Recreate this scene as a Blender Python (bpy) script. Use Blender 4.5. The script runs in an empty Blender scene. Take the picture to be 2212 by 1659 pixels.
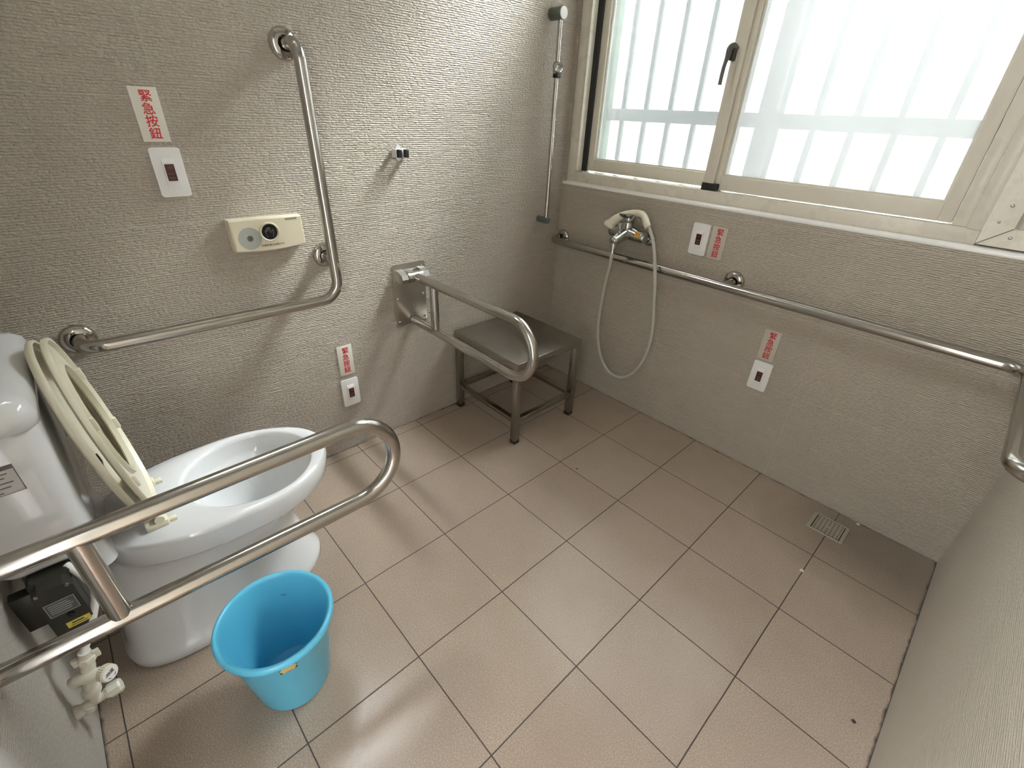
import bpy, bmesh, math, random
from mathutils import Vector, Matrix
random.seed(7)
S = bpy.context.scene
COL = S.collection
PI = math.pi

# ------------------------------------------------------------------ camera
cam_d = bpy.data.cameras.new('camera')
cam_d.sensor_fit = 'HORIZONTAL'; cam_d.sensor_width = 36.0
cam_d.lens = 36.0 * 1003.918 / 2212.0
cam_d.clip_start = 0.02
cam = bpy.data.objects.new('camera', cam_d); COL.objects.link(cam)
_R = ((0.67831757, 0.73370787, 0.03947182), (0.39351521, -0.31739108, -0.86279122), (-0.6205087, 0.60077921, -0.50401716))
_c = (-0.24132154, -1.83546467, 1.27590684)
cam.matrix_world = Matrix(((_R[0][0], -_R[1][0], -_R[2][0], _c[0]), (_R[0][1], -_R[1][1], -_R[2][1], _c[1]), (_R[0][2], -_R[1][2], -_R[2][2], _c[2]), (0, 0, 0, 1)))
S.camera = cam

# ------------------------------------------------------------------ colour management
S.view_settings.view_transform = 'Standard'
S.view_settings.look = 'None'
S.view_settings.gamma = 1.0
S.view_settings.use_curve_mapping = False
S.view_settings.exposure = 0.02

# ------------------------------------------------------------------ sky
SKY_BASE, SKY_GLOW, SKY_WEST = 15.0, 225.0, 120.0
w = bpy.data.worlds.new('sky'); S.world = w; w.use_nodes = True
nt = w.node_tree; nt.nodes.clear()
wo = nt.nodes.new('ShaderNodeOutputWorld'); bg = nt.nodes.new('ShaderNodeBackground')
tc = nt.nodes.new('ShaderNodeTexCoord')
dt = nt.nodes.new('ShaderNodeVectorMath'); dt.operation = 'DOT_PRODUCT'
nt.links.new(tc.outputs['Generated'], dt.inputs[0])
dt.inputs[1].default_value = Vector((0.145, 0.62, 0.745)).normalized()
mr = nt.nodes.new('ShaderNodeMapRange'); mr.interpolation_type = 'SMOOTHSTEP'
mr.inputs['From Min'].default_value = 0.950; mr.inputs['From Max'].default_value = 0.990
mr.inputs['To Min'].default_value = SKY_BASE; mr.inputs['To Max'].default_value = SKY_GLOW
nt.links.new(dt.outputs['Value'], mr.inputs['Value'])
bg.inputs['Color'].default_value = (0.96, 0.985, 1.0, 1)
d2 = nt.nodes.new('ShaderNodeVectorMath'); d2.operation = 'DOT_PRODUCT'
nt.links.new(tc.outputs['Generated'], d2.inputs[0]); d2.inputs[1].default_value = Vector((-0.60, -0.36, 0.72)).normalized()
m2 = nt.nodes.new('ShaderNodeMapRange'); m2.interpolation_type = 'SMOOTHSTEP'
m2.inputs['From Min'].default_value = 0.70; m2.inputs['From Max'].default_value = 0.97
m2.inputs['To Min'].default_value = 0.0; m2.inputs['To Max'].default_value = SKY_WEST - SKY_BASE
nt.links.new(d2.outputs['Value'], m2.inputs['Value'])
ad = nt.nodes.new('ShaderNodeMath'); ad.operation = 'ADD'
nt.links.new(mr.outputs['Result'], ad.inputs[0]); nt.links.new(m2.outputs['Result'], ad.inputs[1])
nt.links.new(ad.outputs[0], bg.inputs['Strength'])
nt.links.new(bg.outputs[0], wo.inputs[0])

def portal(name, loc, rot, sx, sy):
    l = bpy.data.lights.new(name, 'AREA'); l.shape = 'RECTANGLE'; l.size = sx; l.size_y = sy
    l.cycles.is_portal = True
    o = bpy.data.objects.new(name, l); COL.objects.link(o); o.location = loc; o.rotation_euler = rot
portal('daylight_portal', (-1.06, 0.16, 1.73), (-PI/2, 0, 0), 1.6, 1.5)
portal('daylight_portal', (-2.02, -1.40, 2.53), (0, -PI/2, 0), 0.92, 0.46)

portal('daylight_portal', (-0.26, -2.27, 1.05), (PI/2, 0, 0), 0.36, 2.08)
# ------------------------------------------------------------------ materials
class NT:
    def __init__(s, name):
        s.m = bpy.data.materials.new(name); s.m.use_nodes = True
        s.t = s.m.node_tree; s.b = s.t.nodes['Principled BSDF']
    def n(s, typ, **kw):
        nd = s.t.nodes.new(typ)
        for k, v in kw.items(): setattr(nd, k, v)
        return nd
    def l(s, a, b): s.t.links.new(a, b)
    def v(s, x, sock):
        if isinstance(x, (int, float)): sock.default_value = x
        else: s.l(x, sock)
    def math(s, op, a, b=0.0, c=0.0, clamp=False):
        nd = s.n('ShaderNodeMath', operation=op, use_clamp=clamp)
        s.v(a, nd.inputs[0]); s.v(b, nd.inputs[1]); s.v(c, nd.inputs[2])
        return nd.outputs[0]
    def mix(s, fac, a, b):
        nd = s.n('ShaderNodeMix', data_type='RGBA')
        s.v(fac, nd.inputs['Factor'])
        for x, k in ((a, 6), (b, 7)):
            if isinstance(x, tuple): nd.inputs[k].default_value = (*x, 1)
            else: s.l(x, nd.inputs[k])
        return nd.outputs[2]
    def noise(s, vec, scale, detail=2.0, rough=0.5):
        nd = s.n('ShaderNodeTexNoise'); s.l(vec, nd.inputs['Vector'])
        nd.inputs['Scale'].default_value = scale; nd.inputs['Detail'].default_value = detail; nd.inputs['Roughness'].default_value = rough
        return nd.outputs['Fac']
    def ramp(s, x, a, b, c=0.0, d=1.0):
        nd = s.n('ShaderNodeMapRange'); s.l(x, nd.inputs['Value'])
        for k, q in zip(('From Min', 'From Max', 'To Min', 'To Max'), (a, b, c, d)): nd.inputs[k].default_value = q
        return nd.outputs['Result']
    def comb(s, x, y, z):
        nd = s.n('ShaderNodeCombineXYZ'); s.v(x, nd.inputs[0]); s.v(y, nd.inputs[1]); s.v(z, nd.inputs[2]); return nd.outputs[0]

def plain(name, col, rough=0.4, metal=0.0, var=0.06, bump=0.0, scale=30.0, coat=0.0, rvar=0.02, emit=None, sub=0.0):
    k = NT(name); tcn = k.n('ShaderNodeTexCoord')
    f = k.noise(tcn.outputs['Object'], scale, 4.0)
    dark = tuple(c * (1 - var) for c in col); lite = tuple(min(1, c * (1 + var)) for c in col)
    k.l(k.mix(f, dark, lite), k.b.inputs['Base Color'])
    k.l(k.ramp(k.noise(tcn.outputs['Object'], scale * 2.3, 3.0), 0.3, 0.7, max(0.02, rough - rvar), rough + rvar), k.b.inputs['Roughness'])
    k.b.inputs['Metallic'].default_value = metal
    k.b.inputs['Coat Weight'].default_value = coat
    if sub: k.b.inputs['Subsurface Weight'].default_value = sub; k.b.inputs['Subsurface Scale'].default_value = 0.01
    if bump:
        bn = k.n('ShaderNodeBump'); bn.inputs['Distance'].default_value = bump
        k.l(k.noise(tcn.outputs['Object'], scale * 12, 2.0), bn.inputs['Height']); k.l(bn.outputs[0], k.b.inputs['Normal'])
    if emit:
        k.b.inputs['Emission Color'].default_value = (*emit[0], 1); k.b.inputs['Emission Strength'].default_value = emit[1]
    return k.m

def wall_mat(name, axis, u0, du, z0, dz, col=(0.46, 0.41, 0.34), amp=1.0):
    """embossed wall tile: broken horizontal ridges, thin pale joints"""
    k = NT(name); tcn = k.n('ShaderNodeTexCoord'); sp = k.n('ShaderNodeSeparateXYZ')
    k.l(tcn.outputs['Object'], sp.inputs[0])
    u = sp.outputs[axis]; z = sp.outputs[2]
    # ridges
    p1 = k.comb(k.math('MULTIPLY', u, 45.0), k.math('MULTIPLY', z, 70.0), 0.0)
    p2 = k.comb(k.math('MULTIPLY', u, 110.0), k.math('MULTIPLY', z, 190.0), 3.0)
    p3 = k.comb(k.math('MULTIPLY', u, 14.0), k.math('MULTIPLY', z, 14.0), 5.0)
    w1 = k.noise(p1, 1.0, 2.0); w2 = k.noise(p2, 1.0, 1.0); w3 = k.noise(p3, 1.0, 2.0)
    ph = k.math('MULTIPLY_ADD', w1, 0.50, k.math('MULTIPLY', z, 1 / 0.0064))
    ph = k.math('MULTIPLY_ADD', w2, 0.25, ph)
    ph = k.math('MULTIPLY_ADD', w3, 0.45, ph)
    fr = k.math('FRACT', ph)
    rid = k.math('SUBTRACT', 1.0, k.math('POWER', k.math('ABSOLUTE', k.math('MULTIPLY_ADD', fr, 2.0, -1.0)), 1.6))
    brk = k.ramp(k.noise(k.comb(k.math('MULTIPLY', u, 85.0), k.math('MULTIPLY', ph, 0.85), 9.0), 1.0, 2.0), 0.36, 0.58, 0.12, 1.0)
    rid = k.math('MULTIPLY', rid, brk)
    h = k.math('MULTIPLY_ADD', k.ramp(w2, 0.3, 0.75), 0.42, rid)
    # joints
    def line(c, c0, d, wd):
        f = k.math('FRACT', k.math('DIVIDE', k.math('SUBTRACT', c, c0 - d * 50.5), d))
        return k.math('LESS_THAN', k.math('ABSOLUTE', k.math('SUBTRACT', f, 0.5)), wd / d)
    j = k.math('MAXIMUM', line(u, u0, du, 0.0006), line(z, z0, dz, 0.0006))
    big = k.noise(tcn.outputs['Object'], 1.7, 4.0)
    base = k.mix(k.ramp(big, 0.3, 0.7), tuple(c * 0.95 for c in col), tuple(c * 1.05 for c in col))
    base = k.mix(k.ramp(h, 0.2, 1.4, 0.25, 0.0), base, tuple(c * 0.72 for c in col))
    k.l(k.mix(k.math('MULTIPLY', j, 0.35), base, (0.72, 0.67, 0.58)), k.b.inputs['Base Color'])
    k.b.inputs['Roughness'].default_value = 0.52
    k.b.inputs['Specular IOR Level'].default_value = 0.5
    bn = k.n('ShaderNodeBump'); bn.inputs['Distance'].default_value = 0.0032 * amp; bn.inputs['Strength'].default_value = 1.0
    k.l(k.math('MULTIPLY', h, k.math('SUBTRACT', 1.0, j)), bn.inputs['Height']); k.l(bn.outputs[0], k.b.inputs['Normal'])
    return k.m

def floor_mat():
    k = NT('floor_tile'); tcn = k.n('ShaderNodeTexCoord'); sp = k.n('ShaderNodeSeparateXYZ')
    k.l(tcn.outputs['Object'], sp.inputs[0]); x, y = sp.outputs[0], sp.outputs[1]
    def edge(c, ph):
        wob = k.math('MULTIPLY_ADD', k.noise(tcn.outputs['Object'], 6.0 + ph, 2.0), 0.003, k.math('SUBTRACT', c, 0.0015 - 30.15))
        f = k.math('FRACT', k.math('DIVIDE', wob, 0.3))
        return k.math('ABSOLUTE', k.math('SUBTRACT', f, 0.5))
    d = k.math('MINIMUM', edge(x, 0.0), edge(y, 1.7))
    g = k.ramp(d, 0.0035, 0.0065, 1.0, 0.0)
    wb = k.math('MULTIPLY', k.ramp(k.noise(tcn.outputs['Object'], 22.0, 4.0), 0.3, 0.75), 0.010)
    ed = k.math('MINIMUM', k.math('MINIMUM', k.math('MULTIPLY', x, -1.0), k.math('MULTIPLY', y, -1.0)), k.math('MINIMUM', k.math('ADD', x, 1.853), k.math('ADD', y, 2.142)))
    ed = k.math('SUBTRACT', ed, wb)
    g = k.math('MAXIMUM', g, k.ramp(ed, -0.004, 0.003, 1.0, 0.0))
    cell = k.comb(k.math('FLOOR', k.math('DIVIDE', x, 0.3)), k.math('FLOOR', k.math('DIVIDE', y, 0.3)), 0.0)
    wn = k.n('ShaderNodeTexWhiteNoise'); k.l(cell, wn.inputs['Vector'])
    sp1 = k.noise(tcn.outputs['Object'], 330.0, 2.0, 0.7)
    sp2 = k.noise(tcn.outputs['Object'], 9.0, 5.0, 0.6)
    c = k.mix(k.ramp(sp1, 0.30, 0.70), (0.26, 0.20, 0.155), (0.50, 0.405, 0.335))
    c = k.mix(k.ramp(sp2, 0.3, 0.75, 0.0, 0.35), c, (0.30, 0.225, 0.17))
    c = k.mix(k.math('MULTIPLY', wn.outputs['Value'], 0.22), c, (0.28, 0.205, 0.16))
    # greyish soap film left beside the drain corner
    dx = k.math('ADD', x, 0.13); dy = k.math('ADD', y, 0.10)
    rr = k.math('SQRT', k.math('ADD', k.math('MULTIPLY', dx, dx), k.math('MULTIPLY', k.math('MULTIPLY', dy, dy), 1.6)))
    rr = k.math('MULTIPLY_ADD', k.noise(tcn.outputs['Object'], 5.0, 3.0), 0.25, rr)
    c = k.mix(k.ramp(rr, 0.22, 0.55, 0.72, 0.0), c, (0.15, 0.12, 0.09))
    k.l(k.mix(g, c, (0.055, 0.045, 0.040)), k.b.inputs['Base Color'])
    k.l(k.math('MULTIPLY_ADD', g, 0.4, k.ramp(sp1, 0.3, 0.7, 0.20, 0.30)), k.b.inputs['Roughness'])
    k.b.inputs['Specular IOR Level'].default_value = 0.4
    bn = k.n('ShaderNodeBump'); bn.inputs['Distance'].default_value = 0.0004
    k.l(k.math('MULTIPLY_ADD', sp1, 0.10, k.math('SUBTRACT', 1.0, g)), bn.inputs['Height']); k.l(bn.outputs[0], k.b.inputs['Normal'])
    return k.m

def glass_mat(name, clear, tint, diff):
    m = bpy.data.materials.new(name); m.use_nodes = True; t = m.node_tree; t.nodes.clear()
    o = t.nodes.new('ShaderNodeOutputMaterial'); tr = t.nodes.new('ShaderNodeBsdfTransparent'); tl = t.nodes.new('ShaderNodeBsdfTranslucent')
    gl = t.nodes.new('ShaderNodeBsdfGlossy'); gl.inputs['Roughness'].default_value = 0.08
    tr.inputs[0].default_value = (*tint, 1); tl.inputs[0].default_value = (*diff, 1)
    tcn = t.nodes.new('ShaderNodeTexCoord'); nz = t.nodes.new('ShaderNodeTexNoise'); nz.inputs['Scale'].default_value = 4.0
    t.links.new(tcn.outputs['Object'], nz.inputs['Vector'])
    rp = t.nodes.new('ShaderNodeMapRange'); t.links.new(nz.outputs['Fac'], rp.inputs['Value'])
    rp.inputs['To Min'].default_value = max(0.0, clear - 0.04); rp.inputs['To Max'].default_value = min(1.0, clear + 0.04)
    m1 = t.nodes.new('ShaderNodeMixShader'); t.links.new(rp.outputs[0], m1.inputs[0]); t.links.new(tl.outputs[0], m1.inputs[1]); t.links.new(tr.outputs[0], m1.inputs[2])
    m2 = t.nodes.new('ShaderNodeMixShader'); m2.inputs[0].default_value = 0.04
    t.links.new(m1.outputs[0], m2.inputs[1]); t.links.new(gl.outputs[0], m2.inputs[2]); t.links.new(m2.outputs[0], o.inputs[0])
    return m

def steel_mat(name, rough, brush, col=(0.60, 0.575, 0.54)):
    k = NT(name); tcn = k.n('ShaderNodeTexCoord')
    n1 = k.noise(tcn.outputs['Object'], 7.0, 5.0); n2 = k.noise(tcn.outputs['Object'], 60.0, 3.0)
    k.l(k.mix(k.ramp(n1, 0.35, 0.7, 0.0, brush), col, tuple(c * 0.72 for c in col)), k.b.inputs['Base Color'])
    k.b.inputs['Metallic'].default_value = 1.0
    k.l(k.ramp(n2, 0.3, 0.7, rough * 0.93, rough * 1.08), k.b.inputs['Roughness'])
    return k.m

M = {}
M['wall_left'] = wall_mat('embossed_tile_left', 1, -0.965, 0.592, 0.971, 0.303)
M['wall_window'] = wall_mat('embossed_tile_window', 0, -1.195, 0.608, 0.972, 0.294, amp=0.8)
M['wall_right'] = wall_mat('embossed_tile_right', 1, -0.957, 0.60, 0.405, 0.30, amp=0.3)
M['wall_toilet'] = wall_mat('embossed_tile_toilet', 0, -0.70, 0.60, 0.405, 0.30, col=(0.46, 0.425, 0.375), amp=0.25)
M['floor'] = floor_mat()
M['ceiling'] = plain('ceiling_paint', (0.50, 0.485, 0.45), 0.8)
M['doorwhite'] = plain('white_door_frame', (0.80, 0.78, 0.78), 0.25, coat=0.4)
M['frame'] = plain('cream_window_metal', (0.66, 0.62, 0.53), 0.28, var=0.05, scale=9, coat=0.2)
M['frame_in'] = plain('cream_sash_metal', (0.64, 0.60, 0.51), 0.33, var=0.07, scale=14)
M['bead'] = plain('white_edge_bead', (0.88, 0.87, 0.85), 0.22, coat=0.4)
M['black'] = plain('black_rubber', (0.012, 0.012, 0.012), 0.5)
M['gasket'] = plain('dark_gasket', (0.03, 0.028, 0.025), 0.6)
M['steel'] = steel_mat('polished_stainless', 0.17, 0.2, (0.49, 0.465, 0.43))
M['steel_dark'] = steel_mat('flange_stainless', 0.10, 0.15, (0.50, 0.47, 0.43))
M['steel_brush'] = steel_mat('brushed_stainless', 0.33, 0.3, (0.50, 0.48, 0.44))
M['steel_stool'] = steel_mat('stool_stainless', 0.25, 0.45, (0.40, 0.375, 0.33))
M['drain'] = steel_mat('drain_stainless', 0.40, 0.2, (0.72, 0.69, 0.63))
M['chrome'] = steel_mat('chrome', 0.20, 0.1, (0.47, 0.47, 0.455))
M['dullgrey'] = plain('grey_green_plastic', (0.10, 0.115, 0.095), 0.35)
M['ceramic'] = plain('white_ceramic', (0.68, 0.685, 0.695), 0.12, var=0.02, coat=0.6, rvar=0.03)
M['water'] = plain('bowl_water', (0.55, 0.60, 0.60), 0.05, coat=0.8, rvar=0.02)
M['cream'] = plain('aged_cream_plastic', (0.72, 0.68, 0.54), 0.32, var=0.05, scale=12)
M['cream2'] = plain('cream_sensor_plastic', (0.64, 0.58, 0.44), 0.38, var=0.04)
M['white'] = plain('white_plastic', (0.80, 0.79, 0.78), 0.35, var=0.02)
M['pvc'] = plain('white_pvc', (0.66, 0.64, 0.56), 0.35, var=0.03)
M['hose'] = plain('grey_hose_plastic', (0.46, 0.45, 0.41), 0.35, var=0.05)
M['acrylic'] = plain('milky_acrylic', (0.70, 0.67, 0.60), 0.2, var=0.03)
M['acrylic2'] = plain('translucent_acrylic', (0.52, 0.485, 0.42), 0.18, var=0.03)
M['red'] = plain('red_print', (0.50, 0.012, 0.02), 0.4)
M['ink'] = plain('dark_print', (0.02, 0.014, 0.008), 0.5)
M['brown'] = plain('brown_indicator', (0.055, 0.012, 0.006), 0.15, coat=0.5)
M['faint'] = plain('faint_print', (0.13, 0.075, 0.065), 0.4)
M['faint2'] = plain('faint_red_print', (0.085, 0.026, 0.016), 0.4)
M['greydisc'] = plain('grey_label', (0.36, 0.375, 0.34), 0.4)
M['greydark'] = plain('grey_window', (0.12, 0.105, 0.09), 0.3)
M['greylabel'] = plain('grey_sticker', (0.26, 0.25, 0.21), 0.4)
M['line'] = plain('pale_line_print', (0.42, 0.42, 0.42), 0.4)
M['blackgloss'] = plain('black_sensor_plastic', (0.004, 0.004, 0.005), 0.08)
M['boxblack'] = plain('olive_black_plastic', (0.016, 0.016, 0.010), 0.35)
M['steelgrey'] = plain('grey_nameplate', (0.075, 0.078, 0.075), 0.35)
M['yellow'] = plain('yellow_sticker', (0.60, 0.52, 0.10), 0.4)
M['orange'] = plain('amber_sticker', (0.55, 0.33, 0.03), 0.4)
M['gold'] = plain('gold_sticker', (0.52, 0.37, 0.12), 0.35)
M['blue'] = plain('light_blue_plastic', (0.115, 0.50, 0.72), 0.30, var=0.02, sub=0.15)
M['bluedark'] = plain('moulded_mark', (0.04, 0.20, 0.34), 0.4)
M['grille'] = plain('galvanised_grille', (0.16, 0.17, 0.165), 0.6)
M['grille_green'] = plain('green_grille_post', (0.10, 0.16, 0.09), 0.6)
M['crumb'] = plain('pale_crumb', (0.6, 0.56, 0.5), 0.7)
M['dirt'] = plain('dark_crumb', (0.05, 0.03, 0.02), 0.6)
M['panel'] = plain('beige_window_panel', (0.50, 0.485, 0.43), 0.45)
M['lidmark'] = plain('brown_patch', (0.12, 0.075, 0.03), 0.5)
M['frost'] = glass_mat('frosted_glass', 0.38, (0.95, 0.97, 0.965), (0.07, 0.073, 0.072))
M['frost2'] = glass_mat('dense_frosted_glass', 0.21, (0.95, 0.97, 0.965), (0.150, 0.153, 0.150))
M['clear'] = glass_mat('clear_glass', 0.93, (0.97, 0.985, 0.98), (0.9, 0.93, 0.92))

# ------------------------------------------------------------------ mesh helpers
def finish(bm, name, mat, parent=None, smooth=35.0, mat_world=None):
    bmesh.ops.recalc_face_normals(bm, faces=bm.faces[:])
    me = bpy.data.meshes.new(name); bm.to_mesh(me); bm.free()
    if smooth:
        me.polygons.foreach_set('use_smooth', [True] * len(me.polygons))
        me.set_sharp_from_angle(angle=math.radians(smooth))
    for mm in (mat if isinstance(mat, (list, tuple)) else [mat]): me.materials.append(mm)
    o = bpy.data.objects.new(name, me); COL.objects.link(o)
    if parent is not None: o.parent = parent
    if mat_world is not None: o.matrix_world = mat_world
    return o

def thing(name, label, cat, loc=(0, 0, 0), frame=None, group=None, kind=None):
    o = bpy.data.objects.new(name, None); COL.objects.link(o); o.empty_display_size = 0.05
    if frame is None: o.location = loc
    else: o.matrix_world = frame
    if label: o['label'] = label; o['category'] = cat
    if group: o['group'] = group
    if kind: o['kind'] = kind
    return o

def tag(o, label, cat, group=None):
    o['label'] = label; o['category'] = cat
    if group: o['group'] = group
    return o

def box(bm, x0, x1, y0, y1, z0, z1, bev=0.0, seg=2, only=None):
    vs = [bm.verts.new((x, y, z)) for x in (x0, x1) for y in (y0, y1) for z in (z0, z1)]
    idx = ((0, 1, 3, 2), (4, 6, 7, 5), (0, 4, 5, 1), (2, 3, 7, 6), (0, 2, 6, 4), (1, 5, 7, 3))
    fs = [bm.faces.new([vs[i] for i in f]) for f in idx]
    if bev:
        es = set(e for f in fs for e in f.edges)
        if only is not None:
            es = [e for e in es if abs((e.verts[0].co - e.verts[1].co).normalized()[only]) > 0.9]
        bmesh.ops.bevel(bm, geom=list(es), offset=bev, segments=seg, affect='EDGES', profile=0.5)

def B(*args, **kw):
    bm = bmesh.new(); box(bm, *args, **kw); return bm

def loft(bm, rings, cap0=True, cap1=True, closed=True):
    vr = [[bm.verts.new(p) for p in r] for r in rings]
    n = len(vr[0]); m = n if closed else n - 1
    for a, b in zip(vr, vr[1:]):
        for i in range(m):
            j = (i + 1) % n
            try: bm.faces.new((a[i], a[j], b[j], b[i]))
            except ValueError: pass
    if cap0: bm.faces.new(vr[0][::-1])
    if cap1: bm.faces.new(vr[-1])
    return vr

def fillet(pts, radii, seg=10):
    P = [Vector(p) for p in pts]; out = [P[0]]
    for i in range(1, len(P) - 1):
        r = radii[i - 1] if isinstance(radii, (list, tuple)) else radii
        a = (P[i-1] - P[i]).normalized(); b = (P[i+1] - P[i]).normalized()
        ang = a.angle(b)
        if r <= 0 or abs(ang - PI) < 1e-3: out.append(P[i]); continue
        d = r / math.tan(ang / 2)
        s = P[i] + a * d; e = P[i] + b * d
        c = P[i] + (a + b).normalized() * (r / math.sin(ang / 2))
        va = s - c; vb = e - c; tot = va.angle(vb); ax = va.cross(vb).normalized()
        for q in range(seg + 1):
            out.append(c + Matrix.Rotation(tot * q / seg, 3, ax) @ va)
    out.append(P[-1]); return out

def tube(bm, path, r, n=20, cap=True):
    P = [Vector(p) for p in path]; rings = []
    t0 = (P[1] - P[0]).normalized()
    nrm = t0.orthogonal().normalized()
    for i, p in enumerate(P):
        if i == 0: t = t0
        elif i == len(P) - 1: t = (P[i] - P[i-1]).normalized()
        else: t = ((P[i] - P[i-1]).normalized() + (P[i+1] - P[i]).normalized()).normalized()
        nrm = (nrm - t * nrm.dot(t)).normalized(); b = t.cross(nrm)
        rr = r[i] if isinstance(r, (list, tuple)) else r
        rings.append([p + (nrm * math.cos(2*PI*k/n) + b * math.sin(2*PI*k/n)) * rr for k in range(n)])
    loft(bm, rings, cap, cap)

def T(path, r, n=20):
    bm = bmesh.new(); tube(bm, path, r, n); return bm

def smooth_path(pts, sub=8):
    P = [Vector(p) for p in pts]; out = []
    for i in range(len(P) - 1):
        p0 = P[max(0, i-1)]; p1 = P[i]; p2 = P[i+1]; p3 = P[min(len(P)-1, i+2)]
        for q in range(sub):
            t = q / sub
            out.append(0.5 * ((2*p1) + (-p0+p2)*t + (2*p0-5*p1+4*p2-p3)*t*t + (-p0+3*p1-3*p2+p3)*t**3))
    out.append(P[-1]); return out

def lathe(bm, prof, origin=(0, 0, 0), axis=(0, 0, 1), n=40, cap0=False, cap1=False):
    """prof: list of (radius, height along axis)"""
    ax = Vector(axis).normalized(); u = ax.orthogonal().normalized(); v = ax.cross(u); o = Vector(origin)
    rings = []
    for r, h in prof:
        r = max(r, 1e-5)
        rings.append([o + ax*h + (u*math.cos(2*PI*k/n) + v*math.sin(2*PI*k/n))*r for k in range(n)])
    loft(bm, rings, cap0, cap1)

def Lt(prof, origin=(0, 0, 0), axis=(0, 0, 1), n=40, cap0=True, cap1=True):
    bm = bmesh.new(); lathe(bm, prof, origin, axis, n, cap0, cap1); return bm

def prism(bm, poly, z0, z1, bev=0.0):
    a = [bm.verts.new((x, y, z0)) for x, y in poly]; b = [bm.verts.new((x, y, z1)) for x, y in poly]
    n = len(poly); f0 = bm.faces.new(a[::-1]); f1 = bm.faces.new(b)
    for i in range(n): bm.faces.new((a[i], a[(i+1) % n], b[(i+1) % n], b[i]))
    if bev: bmesh.ops.bevel(bm, geom=list(f1.edges), offset=bev, segments=3, affect='EDGES', profile=0.5)

def rrect(x0, x1, y0, y1, r, seg=6):
    out = []
    for cx, cy, a0 in ((x1-r, y1-r, 0), (x0+r, y1-r, PI/2), (x0+r, y0+r, PI), (x1-r, y0+r, 1.5*PI)):
        for q in range(seg + 1):
            a = a0 + PI/2*q/seg; out.append((cx + r*math.cos(a), cy + r*math.sin(a)))
    return out

def text_bm(body, size, cx, cy, z, ext=0.0003, bold=0.0, sx=1.0):
    cu = bpy.data.curves.new('t', 'FONT'); cu.body = body; cu.size = size; cu.extrude = ext; cu.offset = bold
    cu.align_x = 'CENTER'; cu.align_y = 'CENTER'; cu.resolution_u = 4
    o = bpy.data.objects.new('t', cu); COL.objects.link(o)
    dg = bpy.context.evaluated_depsgraph_get(); dg.update()
    me = bpy.data.meshes.new_from_object(o.evaluated_get(dg))
    bm = bmesh.new(); bm.from_mesh(me)
    bpy.data.objects.remove(o); bpy.data.meshes.remove(me); bpy.data.curves.remove(cu)
    if bm.verts:
        xs = [v.co.x for v in bm.verts]; ys = [v.co.y for v in bm.verts]
        mx, my = (min(xs)+max(xs))/2, (min(ys)+max(ys))/2
        for v in bm.verts: v.co = Vector(((v.co.x - mx)*sx + cx, v.co.y - my + cy, v.co.z + z))
    return bm

def join_bm(dst, src):
    me = bpy.data.meshes.new('tmp'); src.to_mesh(me); src.free(); dst.from_mesh(me); bpy.data.meshes.remove(me)

# wall frames: local X = right, Y = up, Z = out of the wall
LX, TY = -1.853, -2.142
def on_left(y, z):   return Matrix(((0, 0, 1, LX), (1, 0, 0, y), (0, 1, 0, z), (0, 0, 0, 1)))
def on_window(x, z): return Matrix(((1, 0, 0, x), (0, 0, -1, 0), (0, 1, 0, z), (0, 0, 0, 1)))
def on_toilet(x, z): return Matrix(((-1, 0, 0, x), (0, 0, 1, TY), (0, 1, 0, z), (0, 0, 0, 1)))

# ------------------------------------------------------------------ room shell
H = 3.1
def struct(name, bm, mat, parent=None, smooth=None):
    o = finish(bm, name, mat, parent, smooth)
    if parent is None: o['kind'] = 'structure'
    return o
struct('floor', B(-1.95, 0.10, -2.24, 0.17, -0.10, 0.0), M['floor'])
struct('ceiling', B(-1.95, 0.10, -2.24, 0.17, H, H + 0.1), M['ceiling'])
def wall_with_hole(axis, a0, a1, b0, b1, h0, h1, ha, hb, hz0, hz1):
    """slab spanning a0..a1 across the wall thickness, b0..b1 along it, opening ha..hb / hz0..hz1"""
    bm = bmesh.new()
    for q0, q1, z0, z1 in ((b0, ha, h0, h1), (hb, b1, h0, h1), (ha, hb, h0, hz0), (ha, hb, hz1, h1)):
        if axis == 'x': box(bm, a0, a1, q0, q1, z0, z1)
        else: box(bm, q0, q1, a0, a1, z0, z1)
    return bm
struct('wall_left', wall_with_hole('x', LX - 0.15, LX, -2.24, 0.0, 0, H, -1.62, -1.18, 2.07, 2.99), M['wall_left'])
struct('wall_back', wall_with_hole('y', 0.0, 0.15, LX - 0.15, 0.15, 0, H, -1.830, -0.012, 1.0, 2.50), M['wall_window'])
struct('wall_right', B(0.0, 0.10, -2.24, 0.0, 0, H), M['wall_right'])
struct('wall_front', wall_with_hole('y', TY - 0.12, TY, LX, 0.0, 0.0, H, -0.895, -0.06, 0.0, 2.10), M['wall_toilet'])

# sill bead along the top of the low tiled wall
bm = bmesh.new()
loft(bm, [[(x, 0.012 - 0.014*math.cos(a), 0.9965 + 0.0125*math.sin(a)) for a in [PI*q/8 - PI/2 for q in range(9)]] + [(x, 0.03, 1.009), (x, 0.03, 0.984)] for x in (-1.8505, -0.002)])
struct('trim_1', bm, M['bead'], smooth=40)
# mortar line behind bead
struct('trim_2', B(-1.85, -0.002, 0.016, 0.14, 1.0, 1.013), plain('stained_mortar', (0.40, 0.34, 0.25), 0.8, var=0.2))

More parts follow.
